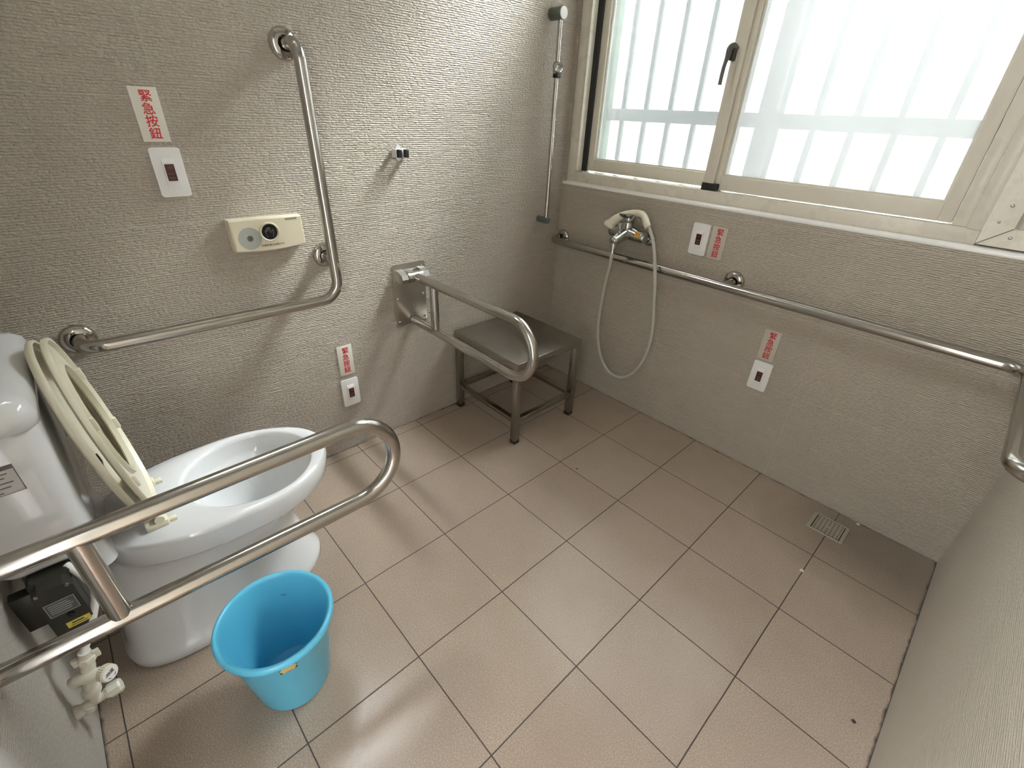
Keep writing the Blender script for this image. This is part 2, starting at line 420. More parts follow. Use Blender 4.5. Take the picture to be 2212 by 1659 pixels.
# ---- window 1 : sliding sashes with a clear transom above
W1 = thing('window_1', None, None, (0, 0, 0), kind='structure')
ZT = 2.49; ZM = 1.98
bm = bmesh.new()
box(bm, -1.829, -0.3245, 0.004, 0.115, 1.008, 1.050, 0.002)            # bottom
box(bm, -1.829, -1.788, 0.004, 0.115, 1.050, ZT, 0.002)               # left jamb
box(bm, -1.788, -1.776, 0.004, 0.022, 1.058, ZT, 0.0015)              # jamb lip
box(bm, -0.392, -0.358, 0.010, 0.115, 1.050, ZT, 0.002)               # right jamb
box(bm, -0.358, -0.3225, 0.0, 0.115, 1.048, ZT, 0.002)                 # right mullion
box(bm, -1.788, -0.392, 0.004, 0.115, ZM, ZM + 0.05, 0.002)           # transom bar
box(bm, -1.788, -0.392, 0.004, 0.115, ZT - 0.04, ZT, 0.002)
box(bm, -1.12, -1.08, 0.02, 0.10, ZM + 0.05, ZT - 0.04, 0.002)
finish(bm, 'window_frame', M['frame'], W1)
finish(B(-1.788, -1.764, 0.055, 0.10, 1.052, ZM), 'dark_jamb_gap', M['black'], W1, None)  # black strip standing in for the shaded gap beside the sash
def sash(x0, x1, y0, y1, wl, wr, zb=1.054, zg=1.104, extra=None):
    bm = bmesh.new()
    box(bm, x0, x0 + wl, y0, y1, zb, ZM - 0.003, 0.002)
    box(bm, x1 - wr, x1, y0, y1, zb, ZM - 0.003, 0.002)
    box(bm, x0 + wl, x1 - wr, y0 + 0.002, y1, zb, zg, 0.002)
    box(bm, x0 + wl, x1 - wr, y0 + 0.002, y1, ZM - 0.045, ZM - 0.003, 0.002)
    # glazing bead step
    box(bm, x0 + wl, x0 + wl + 0.006, y0 + 0.010, y1 - 0.004, zg, ZM - 0.045)
    box(bm, x1 - wr - 0.006, x1 - wr, y0 + 0.010, y1 - 0.004, zg, ZM - 0.045)
    box(bm, x0 + wl + 0.006, x1 - wr - 0.006, y0 + 0.010, y1 - 0.004, zg, zg + 0.005)
    if extra: extra(bm)
    return bm
ls = finish(sash(-1.762, -1.095, 0.064, 0.092, 0.034, 0.045), 'outer_sash', M['frame_in'], W1)
finish(B(-1.722, -1.146, 0.076, 0.080, 1.109, ZM - 0.045), 'glass_pane', M['frost'], ls, None)
def ex(bm):
    box(bm, -1.150, -1.108, 0.006, 0.016, 1.064, ZM - 0.003, 0.003)
rs = finish(sash(-1.150, -0.394, 0.018, 0.048, 0.060, 0.034, extra=ex), 'inner_sash', M['frame_in'], W1)
finish(B(-1.084, -0.434, 0.030, 0.034, 1.109, ZM - 0.045), 'glass_pane', M['frost2'], rs, None)
finish(B(-1.152, -1.090, 0.004, 0.050, 1.049, 1.076, bev=0.002), 'sash_end_cap', M['black'], rs)
# crescent style pull handle on the meeting stile
hp = smooth_path([(-1.135, 0.004, 1.488), (-1.142, -0.010, 1.497), (-1.148, -0.020, 1.488), (-1.148, -0.023, 1.466), (-1.149, -0.030, 1.445), (-1.149, -0.034, 1.415), (-1.148, -0.036, 1.385)], 5)
hd = finish(T(hp, [0.0065 + 0.0035*math.sin(PI*min(1, i/len(hp)*1.6)) for i in range(len(hp))], 12), 'sash_handle', plain('bronze_handle', (0.10, 0.09, 0.08), 0.35, 0.6), rs)
finish(B(-1.149, -1.133, -0.012, 0.008, 1.455, 1.497, bev=0.004), 'handle_base', M['gasket'], hd)
for a, b in ((-1.788, -1.12), (-1.08, -0.392)):
    finish(B(a, b, 0.05, 0.055, ZM + 0.05, ZT - 0.04), 'transom_glass', M['clear'] if a < -1.5 else M['frost'], W1, None)
# ---- window 2 : narrow fixed panel with mitred frame beside the wall corner
W2 = thing('window_2', None, None, (0, 0, 0), kind='structure')
bm = bmesh.new()
x0, x1, z0, z1, fw = -0.324, -0.012, 1.014, ZT, 0.060
out = [(x0, z0), (x1, z0), (x1, z1), (x0, z1)]; inn = [(x0+fw, z0+fw*0.8), (x1-fw, z0+fw*0.8), (x1-fw, z1-fw), (x0+fw, z1-fw)]
vs = lambda ring, y: [bm.verts.new((p[0], y, p[1])) for p in ring]
of, inf, ob, ib = vs(out, -0.004), vs(inn, 0.004), vs(out, 0.115), vs(inn, 0.115)
for i in range(4):
    j = (i+1) % 4
    bm.faces.new((of[i], of[j], inf[j], inf[i])); bm.faces.new((inf[i], inf[j], ib[j], ib[i])); bm.faces.new((of[i], ob[i], ob[j], of[j])); bm.faces.new((ob[i], ib[i], ib[j], ob[j]))
fr2 = finish(bm, 'window_frame', M['frame'], W2, 20)
bm = bmesh.new()
for (a, b) in (((x0, z0), (x0+fw, z0+fw*0.8)), ((x1, z0), (x1-fw, z0+fw*0.8))):
    tube(bm, [(a[0], -0.0045, a[1]), (b[0], 0.0032, b[1])], 0.0008, 6)
finish(bm, 'mitre_joint', M['gasket'], fr2)
finish(B(x0+fw, x1-fw, 0.012, 0.05, z0+fw*0.8, z1-fw), 'window_panel', M['panel'], W2, None)
bm = bmesh.new()
for p in ((-0.291, 1.118), (-0.300, 1.075), (-0.262, 1.040)):
    lathe(bm, [(0.0045, -0.003), (0.0042, 0.0015), (0.002, 0.0025)], (p[0], 0.001, p[1]), (0, -1, 0), 12, True, True)
finish(bm, 'frame_screw', M['steel_brush'], fr2)
# ---- window 3 : small high window in the left wall
W3 = thing('window_3', None, None, (0, 0, 0), kind='structure')
bm = bmesh.new(); X0, X1 = LX - 0.06, LX - 0.01
for a, b, c, d in ((-1.62, -1.18, 2.07, 2.095), (-1.62, -1.18, 2.965, 2.99), (-1.62, -1.60, 2.095, 2.965), (-1.20, -1.18, 2.095, 2.965), (-1.44, -1.375, 2.095, 2.965)):
    box(bm, X0, X1, a, b, c, d, 0.002)
box(bm, X0, X1, -1.375, -1.20, 2.56, 2.65, 0.002)
finish(bm, 'window_frame', M['frame'], W3)
finish(B(LX - 0.04, LX - 0.035, -1.60, -1.20, 2.095, 2.965), 'glass_pane', M['clear'], W3, None)

# ---- door 1 : open doorway behind the camera, its white frame cut by the lower left corner of the picture
D1 = thing('door_1', None, None, (0, 0, 0), kind='structure')
bm = bmesh.new()
for q0, q1, z0_, z1_ in ((-0.930, -0.880, 0.0, 2.152), (-0.075, -0.023, 0.0, 2.152), (-0.880, -0.075, 2.10, 2.152)):
    box(bm, q0, q1, TY - 0.13, TY + 0.014, z0_, z1_, 0.006, 3)
finish(bm, 'door_frame', M['doorwhite'], D1)
dl = finish(B(-0.880, -0.430, TY - 0.075, TY - 0.035, 0.008, 2.098, bev=0.003), 'added_door_leaf', M['doorwhite'], D1)  # unseen leaf, added to narrow the daylight from the doorway
finish(T(fillet([(-0.47, TY - 0.036, 0.90), (-0.47, TY + 0.004, 0.90), (-0.47, TY + 0.004, 1.15), (-0.47, TY - 0.036, 1.15)], 0.02, 6), 0.009, 16), 'door_handle', M['steel'], dl)
struct('floor_added_bounce', B(-4.0, 3.0, -4.6, TY - 0.12, -0.10, -0.01), plain('added_bounce_floor', (0.30, 0.28, 0.25), 0.5))  # unseen ground added beyond the doorway to return dim light
struct('ceiling_added_skyblock', B(-4.0, 3.0, -3.7, TY - 0.12, 2.6, 2.75), plain('added_skyblock', (0.5, 0.49, 0.46), 0.9))  # unseen slab added to keep sky light out of the doorway
struct('wall_added_bounce', B(-4.0, 3.0, -4.8, -4.6, -0.12, 2.75), plain('added_bounce_wall', (0.30, 0.285, 0.26), 0.9))  # unseen wall added to set how much light the doorway gives

# ---- steel grille outside the window
G = thing('security_grille', 'galvanised security grille with upright bars, blurred behind the frosted window glass', 'window grille', (0, 0.25, 1.0))
def gb(name, x0, x1, y0, y1, z0, z1, mat): finish(B(x0, x1, y0 - 0.25, y1 - 0.25, z0 - 1.0, z1 - 1.0, bev=0.002), name, mat, G)
gb('rail', -2.0, 0.1, 0.235, 0.265, 1.262, 1.312, M['grille'])
gb('rail', -2.0, 0.1, 0.235, 0.265, 2.10, 2.13, M['grille'])
gb('rail', -2.0, 0.1, 0.235, 0.265, 0.90, 0.93, M['grille'])
gb('post', -1.852, -1.812, 0.23, 0.27, 0.90, 2.15, M['grille_green'])
gb('post', -1.105, -1.050, 0.23, 0.27, 0.90, 2.15, M['grille'])
for x in (-1.733, -1.612, -1.490, -1.368, -1.245, -1.030, -0.904, -0.780, -0.656, -0.530, -0.400):
    gb('bar', x - 0.010, x + 0.010, 0.241, 0.259, 0.93, 2.10, M['grille'])

# ---- made-up pale wall hiding the low sky from the window, with ground in front
struct('wall_skyblock', B(-6.0, 5.0, 2.2, 2.4, -0.6, 3.7), plain('skyblock_render', (0.82, 0.83, 0.825), 0.9))
struct('floor_outside', B(-6.0, 5.0, 0.17, 2.2, -0.7, -0.6), plain('outside_paving', (0.7, 0.71, 0.7), 0.9))

# ------------------------------------------------------------------ grab rails
RT = 0.0172
def flange_prof(r=0.040):
    return [(r, 0.0), (r, 0.003), (r*0.97, 0.007), (r*0.85, 0.012), (r*0.66, 0.0155), (r*0.50, 0.0165), (r*0.475, 0.012), (r*0.46, 0.0)]
def add_flange(root, o, ax, r=0.040):
    finish(Lt(flange_prof(r), o, ax, 40, False, False), 'flange', M['steel_dark'], root, 60)

# L-shaped rail on left wall (world-aligned children, empty at the wall)
def rail_root(name, label, cat, base, group=None):
    return thing(name, label, cat, base, group=group)
def rel(pts, b): return [tuple(p[i] - b[i] for i in range(3)) for p in pts]
b = (LX, -1.215, 0.70)
r1 = rail_root('grab_rail', 'polished steel L-shaped grab rail on left wall beside the toilet', 'grab bar', b)
xs = -1.757
P = fillet([(LX + 0.004, -1.222, 1.416), (xs, -1.222, 1.416), (xs, -1.213, 0.702), (xs, -1.895, 0.709), (LX + 0.004, -1.900, 0.706)], [0.045, 0.062, 0.05], 10)
finish(T(rel(P, b), RT, 24), 'rail', M['steel'], r1)
finish(T(rel([(LX + 0.004, -1.206, 0.827), (xs, -1.214, 0.827)], b), RT * 0.98, 24), 'post', M['steel'], r1)
for q in ((LX, -1.224, 1.416), (LX, -1.206, 0.827), (LX, -1.901, 0.705)): add_flange(r1, rel([q], b)[0], (1, 0, 0))

b = (-0.93, 0.0, 0.742)
r2 = rail_root('grab_rail', 'long horizontal steel grab rail under the window, passing behind the shower hose', 'grab bar', b)
P = fillet([(-1.826, -0.004, 0.742), (-1.826, -0.080, 0.742), (-0.085, -0.080, 0.738), (-0.085, -0.68, 0.738), (-0.003, -0.68, 0.738)], [0.045, 0.06, 0.045], 10)
finish(T(rel(P, b), RT, 24), 'rail', M['steel'], r2)
finish(T(rel([(-0.930, -0.004, 0.746), (-0.930, -0.078, 0.741)], b), RT * 0.98, 24), 'post', M['steel'], r2)
add_flange(r2, rel([(-0.930, 0, 0.746)], b)[0], (0, -1, 0)); add_flange(r2, rel([(-1.812, 0, 0.742)], b)[0], (0, -1, 0), 0.038)
add_flange(r2, rel([(0, -0.68, 0.738)], b)[0], (-1, 0, 0))

# fold-up support rails: local frame, X right, Y up, Z out of wall
def fold_rail(frame, label, sag=0.0):
    t = thing('folding_support_rail', label, 'grab bar', frame=frame, group='folding support rails')
    pl = bmesh.new(); prism(pl, rrect(-0.074, 0.074, -0.130, 0.125, 0.010, 5), 0.0, 0.005, 0.001)
    plo = finish(pl, 'wall_plate', M['steel_brush'], t)
    for x in (-0.060, 0.060):
        for y in (-0.112, -0.012, 0.106):
            finish(Lt([(0.0062, 0.0), (0.0055, 0.003), (0.003, 0.0048), (0.0003, 0.0052)], (x, y, 0.005), (0, 0, 1), 16, True, True), 'screw', M['steel_dark'], plo)
    # hinge: two cheeks holding a barrel
    hb = bmesh.new(); box(hb, -0.034, 0.034, 0.062, 0.100, 0.0045, 0.010, 0.001)
    ho = finish(hb, 'hinge_bracket', M['steel_brush'], t, 40)
    for s in (-1, 1):
        hb = bmesh.new(); a, c = sorted((s * 0.034, s * 0.062))
        prof = [(0.0045, 0.105), (0.030, 0.103), (0.052, 0.094), (0.060, 0.078), (0.052, 0.062), (0.030, 0.057), (0.0045, 0.066)]
        loft(hb, [[(x, q[1], q[0]) for q in prof] for x in (a, c)])
        finish(hb, 'hinge_cheek', M['steel_brush'], ho, 40)
    finish(Lt([(0.0215, -0.033), (0.0215, -0.0155), (0.0205, -0.0150), (0.0205, -0.0148), (0.0215, -0.0145), (0.0215, 0.0145), (0.0205, 0.0148), (0.0205, 0.0150), (0.0215, 0.0155), (0.0215, 0.033)], (0, 0.080, 0.042), (1, 0, 0), 32), 'hinge_barrel', M['steel'], ho)
    R_ = 0.103
    P = fillet([(0.006, 0.078, 0.045), (0.006, 0.086 - sag, 0.710), (0.006, -0.120 - sag, 0.710), (0.006, -0.115, 0.008)], [0.1, 0.1], 14)
    finish(T(P, RT, 28), 'loop', M['steel'], t)
    finish(T([(0.006, -0.108, 0.166), (0.006, 0.076, 0.166)], RT * 0.98, 24), 'post', M['steel'], t)
    return t
fold_rail(on_left(-0.880, 0.622), 'folding steel support rail on left wall in front of the steel stool')
fold_rail(on_toilet(-1.045, 0.603), 'folding steel support rail nearest the camera, between toilet and blue bucket', 0.006)

# ------------------------------------------------------------------ shower slide bar
b = (LX, -0.152, 1.2)
sb = thing('shower_slide_bar', 'thin upright chrome shower rail on left wall beside the window corner', 'shower rail', b)
xt = -1.802
finish(T(rel([(xt, -0.150, 0.842), (xt, -0.150, 1.612)], b), 0.0095, 20), 'bar', M['steel'], sb)
tb = finish(Lt([(0.021, 0.0), (0.022, 0.002), (0.022, 0.030), (0.0225, 0.031), (0.0225, 0.062), (0.021, 0.064)], rel([(LX, -0.150, 1.618)], b)[0], (1, 0, 0), 32), 'bracket', M['dullgrey'], sb)
finish(Lt([(0.0205, 0.0635), (0.0205, 0.0665), (0.019, 0.0675)], rel([(LX, -0.150, 1.618)], b)[0], (1, 0, 0), 32), 'end_cap', M['white'], tb)
finish(Lt([(0.0145, 0.0), (0.0150, 0.002), (0.0150, 0.062), (0.0140, 0.064)], rel([(LX, -0.150, 0.842)], b)[0], (1, 0, 0), 28), 'bracket', M['dullgrey'], sb)
sl = bmesh.new()
lathe(sl, [(0.013, -0.022), (0.0165, -0.018), (0.0165, 0.018), (0.013, 0.022)], rel([(xt, -0.150, 1.440)], b)[0], (0, 0, 1), 24, True, True)
lathe(sl, [(0.019, 0.0), (0.021, 0.006), (0.017, 0.012), (0.008, 0.014), (0.007, 0.006)], rel([(xt + 0.008, -0.156, 1.440)], b)[0], (0.75, -0.6, 0.25), 28, True, False)
so = finish(sl, 'sliding_holder', M['chrome'], sb)
finish(B(xt - LX - 0.010 - 0.0, xt - LX + 0.018, -0.012, 0.010, 0.205, 0.232, bev=0.004), 'holder_clip', M['black'], so)

# ------------------------------------------------------------------ broom clip
c = thing('broom_clip', 'small white wall clip with two black rubber rollers on left wall', 'broom holder', frame=on_left(-0.885, 1.137))
bm = bmesh.new(); prism(bm, [(0.013*math.cos(a), 0.0265 * math.sin(a) * (1.0 if abs(math.sin(a)) > 0.2 else 1)) for a in [2*PI*q/28 for q in range(28)]], 0, 0.002)
finish(bm, 'back_plate', M['white'], c)
bm = bmesh.new(); box(bm, -0.027, 0.027, -0.013, 0.013, 0.002, 0.004, 0.0005)
for s in (-1, 1):
    a, d = sorted((s*0.0255, s*0.027)); box(bm, a, d, -0.013, 0.013, 0.002, 0.030)
finish(bm, 'bracket', M['white'], c)
for s in (-1, 1): finish(Lt([(0.009, -0.0125), (0.0098, -0.0115), (0.0098, 0.0115), (0.009, 0.0125)], (s*0.0135, 0, 0.030), (0, 1, 0), 24), 'roller', M['black'], c)

# ------------------------------------------------------------------ emergency switches and signs
def switch(frame, label):
    t = thing('emergency_switch', label, 'switch', frame=frame, group='emergency call switches')
    bm = bmesh.new(); prism(bm, rrect(-0.035, 0.035, -0.06, 0.06, 0.006, 6), 0.0, 0.006, 0.0022); finish(bm, 'cover_plate', M['white'], t)
    bm = bmesh.new()
    loft(bm, [[(x, -0.034, 0.0055), (x, -0.034, 0.0075), (x, -0.0245, 0.0105), (x, 0.0255, 0.0115), (x, 0.034, 0.0075), (x, 0.034, 0.0055)] for x in (-0.0142, 0.0142)])
    rk = finish(bm, 'rocker', M['white'], t, 25)
    bm = bmesh.new(); prism(bm, rrect(-0.0122, 0.0122, -0.0215, 0.0225, 0.002, 4), 0.010, 0.0122); finish(bm, 'indicator_frame', M['white'], rk)
    bm = bmesh.new(); prism(bm, rrect(-0.0108, 0.0108, -0.0200, 0.0210, 0.0015, 4), 0.0105, 0.0126); ind = finish(bm, 'indicator_window', M['brown'], rk)
    return t, ind
def put_switch(frame, label):
    t, ind = switch(frame, label)
    bm = text_bm('押', 0.0125, 0.0, 0.0115, 0.0127, 0.0001, 0.0)
    for y in (-0.003, -0.0125):
        box(bm, -0.0075, 0.0075, y - 0.0032, y + 0.0032, 0.0125, 0.0127)
    o = finish(bm, 'indicator_print', M['faint2'], ind, None)
    return t
put_switch(on_left(-1.580, 1.102), 'white emergency switch with brown window, largest of the four, upper left wall')
put_switch(on_left(-1.189, 0.268), 'white emergency switch low on left wall, between toilet and stool')
put_switch(on_window(-1.106, 0.872), 'white emergency switch just below the window sill, left of its red lettered sign')
put_switch(on_window(-0.730, 0.416), 'white emergency switch low on the window wall, below the long grab rail')

def sign(frame, label, mat, h=0.121):
    t = thing('emergency_sign', label, 'sign', frame=frame, group='emergency button signs')
    finish(B(-0.030, 0.030, -h/2, h/2, 0.0, 0.003, bev=0.0006), 'plaque', M[mat], t)
    bm = bmesh.new()
    for i, ch in enumerate('緊急按鈕'):
        for q_, (ox_, oy_) in enumerate(((0, 0), (0.00045, 0), (-0.00045, 0), (0, 0.0004), (0, -0.0004))):
            join_bm(bm, text_bm(ch, 0.0275, (0.003 if i == 0 else 0.001) + ox_, 0.041 - i*0.0272 + oy_, 0.0033 + q_*0.00001, 0.0002, 0.0))
    finish(bm, 'lettering', M['red'], t, None)
sign(on_left(-1.587, 1.235), 'milky white sign, red emergency button lettering, above the switch near the L-shaped rail', 'acrylic')
sign(on_left(-1.189, 0.412), 'small red lettered sign low on left wall, above a switch', 'acrylic', 0.128)
sign(on_window(-1.032, 0.871), 'translucent red lettered sign under the sill, right of a switch', 'acrylic2')
sign(on_window(-0.734, 0.546), 'translucent red lettered sign below the long grab rail, above a switch', 'acrylic2')

# ------------------------------------------------------------------ flush sensor
t = thing('flush_sensor', 'cream hand-wave flush sensor box on left wall above the L-shaped rail', 'flush sensor', frame=on_left(-1.375, 0.925))
top = 0.052; outl = []
for q in range(17):
    u = -0.107 + 0.212*q/16; outl.append((u, -0.0455 - 0.0075*(1 - ((q-8)/8)**2)))
outl = outl + [(0.104, 0.044), (-0.108, 0.047)]
def scaled(k, dx=0): return [(-0.001 + (x+0.001)*k + dx, (y) * k) for x, y in outl]
bm = bmesh.new()
loft(bm, [[(x, y, 0.0) for x, y in outl], [(x, y, 0.020) for x, y in outl], [(x*0.985 - 0.001 + 0.002, y*0.98, 0.0285) for x, y in outl], [(x*0.955 + 0.002, y*0.92 , 0.031) for x, y in outl]])
finish(bm, 'housing', M['cream2'], t, 30)
rg = finish(Lt([(0.0290, 0.028), (0.0285, 0.0345), (0.0262, 0.0362), (0.0235, 0.0345), (0.0228, 0.031)], (0.0005, 0.0045, 0), (0, 0, 1), 48, True, True), 'sensor_ring', M['cream2'], t, 50)
ld = finish(Lt([(0.0228, 0.030), (0.0228, 0.0335), (0.0222, 0.034)], (0.0005, 0.0045, 0), (0, 0, 1), 48), 'sensor_lens', M['blackgloss'], rg)
bm = bmesh.new(); s = 0.0205/100
hand = [(-42,-78),(-58,-20),(-64,22),(-56,30),(-50,22),(-46,-2),(-46,38),(-38,54),(-30,40),(-28,2),(-28,52),(-18,72),(-8,54),(-8,4),(-6,50),(4,64),(12,48),(14,0),(26,-14),(34,14),(46,30),(56,16),(48,-26),(36,-76)]
tube(bm, [(0.0005 + x*s, 0.0045 + y*s, 0.0342) for x, y in hand], 0.00028, 5)
finish(bm, 'hand_symbol', M['line'], ld, None)
gd = finish(Lt([(0.0325, 0.0290), (0.0325, 0.0314)], (-0.0575, -0.0095, 0), (0, 0, 1), 48), 'grey_disc_label', M['greydisc'], t)
finish(Lt([(0.0085, 0.0310), (0.0085, 0.0320)], (-0.0575, -0.0095, 0), (0, 0, 1), 28), 'infrared_window', M['greydark'], gd)
finish(Lt([(0.0016, 0.0318), (0.0016, 0.0324)], (-0.0575, -0.0095, 0), (0, 0, 1), 12), 'screw_dot', M['ink'], gd)
finish(text_bm('手揮感應式自動沖水', 0.0078, 0.004, -0.0345, 0.0313, 0.0001, 0.0), 'lettering', M['ink'], t, None)
finish(B(0.053, 0.089, 0.033, 0.040, 0.0300, 0.0314), 'name_label', M['greylabel'], t, None)

# ------------------------------------------------------------------ steel stool
b = (-1.625, -0.473, 0.0)
st = thing('shower_stool', 'square stainless steel stool in the corner behind the folding rail', 'stool', b)
TX0, TX1, TY0, TY1 = -0.215, 0.217, -0.203, 0.197
bm = bmesh.new(); box(bm, TX0, TX1, TY0, TY1, 0.372, 0.405, 0.0018); finish(bm, 'seat', M['steel_stool'], st)
LG = 0.029
corn = {}
for sx in (0, 1):
    for sy in (0, 1):
        xa = TX0 + 0.004 if sx == 0 else TX1 - 0.004 - LG; ya = TY0 + 0.004 if sy == 0 else TY1 - 0.004 - LG
        lg = finish(B(xa, xa + LG, ya, ya + LG, 0.012, 0.373, bev=0.0015), 'leg', M['steel_stool'], st)
        finish(B(xa - 0.001, xa + LG + 0.001, ya - 0.001, ya + LG + 0.001, 0.0, 0.016, bev=0.002), 'foot_cap', M['black'], lg)
zs0, zs1 = 0.108, 0.128
a0, a1, c0, c1 = TX0 + 0.004, TX1 - 0.004, TY0 + 0.004, TY1 - 0.004
for (p0, p1, q0, q1) in ((a0 + LG, a1 - LG, c0 + 0.002, c0 + 0.026), (a0 + LG, a1 - LG, c1 - 0.026, c1 - 0.002), (a0 + 0.002, a0 + 0.026, c0 + LG, c1 - LG), (a1 - 0.026, a1 - 0.002, c0 + LG, c1 - LG)):
    finish(B(p0 - 0.0005, p1 + 0.0005, q0, q1, zs0, zs1, bev=0.0012), 'stretcher', M['steel_stool'], st)
finish(B(a1 - LG - 0.002, a1 + 0.001, c0 - 0.001, c0 + LG + 0.002, 0.352, 0.372, bev=0.001), 'corner_bracket', M['steel_dark'], st)

# ------------------------------------------------------------------ shower mixer
b = (-1.40, 0.0, 0.85)
f = thing('shower_mixer_tap', 'chrome shower mixer tap on the window wall above the long grab rail', 'tap', b)
yb = -0.070
bm = bmesh.new()
ax = [(-0.085, yb, -0.005), (-0.078, yb, -0.005), (-0.055, yb, -0.004), (-0.03, yb, 0.0), (0.0, yb, 0.004), (0.03, yb, 0.0), (0.055, yb, -0.004), (0.085, yb, -0.005), (0.094, yb, -0.005), (0.098, yb, -0.005)]
tube(bm, ax, [0.016, 0.022, 0.023, 0.026, 0.030, 0.027, 0.024, 0.023, 0.020, 0.010], 28)
lathe(bm, [(0.030, -0.01), (0.029, 0.008), (0.024, 0.022), (0.0235, 0.040), (0.022, 0.044)], (0, yb, 0.0), (0, 0, 1), 32, True, True)
tube(bm, smooth_path([(0, yb, -0.002), (0, yb - 0.03, -0.008), (0, yb - 0.06, -0.017), (0, yb - 0.088, -0.025), (0, yb - 0.098, -0.030)], 5), [0.028, 0.0275, 0.027, 0.0262, 0.0255, 0.0248, 0.024, 0.0235, 0.023, 0.0225, 0.022, 0.0215, 0.021, 0.0208, 0.0205, 0.0202, 0.0195, 0.0175, 0.0145, 0.010, 0.005], 24)
lathe(bm, [(0.0135, 0.0), (0.0140, 0.018), (0.013, 0.022)], (0, yb - 0.085, -0.052), (0, 0, 1), 24, True, True)
finish(bm, 'body', M['chrome'], f, 50)
for x in (-0.0755, 0.0755):
    bm = bmesh.new(); tube(bm, smooth_path([(x*0.97, -0.002, -0.02), (x*0.97, -0.03, -0.019), (x, -0.05, -0.008), (x, yb, -0.005)], 5), 0.011, 20)
    lathe(bm, [(0.017, 0.0), (0.017, 0.014)], (x, -0.046, -0.008), (0, -1, 0.2), 6, True, True)
    finish(bm, 'inlet_union', M['chrome'], f, 30)
    finish(Lt([(0.031, 0.0), (0.031, 0.003), (0.028, 0.009), (0.018, 0.014), (0.0115, 0.015)], (x*0.97, 0.0, -0.02), (0, -1, 0), 36, False, False), 'flange', M['steel_dark'], f, 50)
bm = bmesh.new()
lathe(bm, [(0.0225, 0.044), (0.0250, 0.046), (0.0255, 0.060), (0.0245, 0.070), (0.018, 0.076), (0.0005, 0.078)], (0, yb, 0), (0, 0, 1), 32, True, False)
loft(bm, [[(x_*w_, yb + y_, z_) for x_ in (-1, 1)] + [(x_*w_, yb + y_, z_ - t_) for x_ in (1, -1)] for y_, z_, w_, t_ in ((0.010, 0.074, 0.021, 0.018), (-0.012, 0.077, 0.022, 0.016), (-0.030, 0.077, 0.021, 0.012), (-0.044, 0.079, 0.019, 0.007), (-0.052, 0.083, 0.016, 0.004))])
lv = finish(bm, 'lever', M['chrome'], f, 50)
bm = bmesh.new(); lathe(bm, [(0.009, 0.0), (0.009, 0.018), (0.006, 0.020), (0.006, 0.024), (0.0095, 0.026), (0.0105, 0.042), (0.008, 0.045)], (0, yb - 0.052, 0.0), (0, -0.1, 1), 20, True, True)
finish(bm, 'diverter_knob', M['chrome'], f, 40)
bm = bmesh.new()
vr = [[(x, yb - 0.0246*math.cos(a), -0.0045 + 0.0246*math.sin(a)) for a in [math.radians(q) for q in range(0, 72, 8)]] for x in (0.044, 0.078)]
loft(bm, vr, False, False, closed=False)
vr = [[(x, yb - 0.0236*math.cos(a), -0.0045 + 0.0236*math.sin(a)) for a in [math.radians(q) for q in range(0, 72, 8)]] for x in (0.044, 0.078)]
loft(bm, vr, False, False, closed=False)
lab = finish(bm, 'warning_sticker', M['orange'], f)
bm = bmesh.new()
for row, a in enumerate((18, 40, 60)):
    for k_ in range(5):
        xx = 0.047 + k_*0.0062; aa = math.radians(a)
        cyy, czz = yb - 0.0247*math.cos(aa), -0.0045 + 0.0247*math.sin(aa)
        tube(bm, [(xx, cyy, czz), (xx + 0.004, cyy, czz)], 0.0013 if row == 1 else 0.0008, 4)
finish(bm, 'sticker_print', M['ink'], lab, None)

# hand shower resting over the mixer, with its hose
b = (-1.39, -0.06, 0.93)
hs = thing('hand_shower', 'cream hand shower lying over the mixer tap with grey looped hose', 'shower head', b)
HP = smooth_path([(-1.488, -0.078, 0.868), (-1.463, -0.073, 0.896), (-1.424, -0.052, 0.920), (-1.384, -0.036, 0.930), (-1.343, -0.050, 0.926), (-1.308, -0.072, 0.899), (-1.300, -0.074, 0.892)], 5)
nn = len(HP)
hb_r = [0.022 - 0.0085*min(1, (i/nn)*2.2) + (0.001 if i/nn > 0.7 else 0) for i in range(nn)]
hb_r[0] = 0.017
finish(T(rel(HP, b), hb_r, 24), 'handle', M['cream'], hs, 60)
bm = bmesh.new(); lathe(bm, [(0.004, -0.018), (0.016, -0.016), (0.025, -0.004), (0.0275, 0.004), (0.026, 0.010), (0.022, 0.0115)], rel([(-1.486, -0.078, 0.872)], b)[0], (-0.45, -0.15, -1), 32, True, True)
hdo = finish(bm, 'head', M['cream'], hs, 60)
finish(Lt([(0.0215, 0.0110), (0.0205, 0.0128)], rel([(-1.486, -0.078, 0.872)], b)[0], (-0.45, -0.15, -1), 32), 'spray_plate', M['chrome'], hdo)
hose = [(-1.301, -0.072, 0.894), (-1.291, -0.076, 0.886), (-1.263, -0.085, 0.852), (-1.227, -0.108, 0.797), (-1.197, -0.122, 0.713), (-1.183, -0.116, 0.616), (-1.173, -0.1, 0.491), (-1.179, -0.095, 0.375), (-1.211, -0.09, 0.277), (-1.258, -0.09, 0.215), (-1.306, -0.09, 0.188), (-1.363, -0.09, 0.195), (-1.409, -0.095, 0.240), (-1.439, -0.1, 0.313), (-1.450, -0.11, 0.409), (-1.444, -0.12, 0.519), (-1.430, -0.13, 0.635), (-1.410, -0.145, 0.715), (-1.402, -0.154, 0.755), (-1.400, -0.155, 0.776)]
finish(T(rel(smooth_path(hose, 6), b), 0.0070, 16), 'hose', M['hose'], hs)
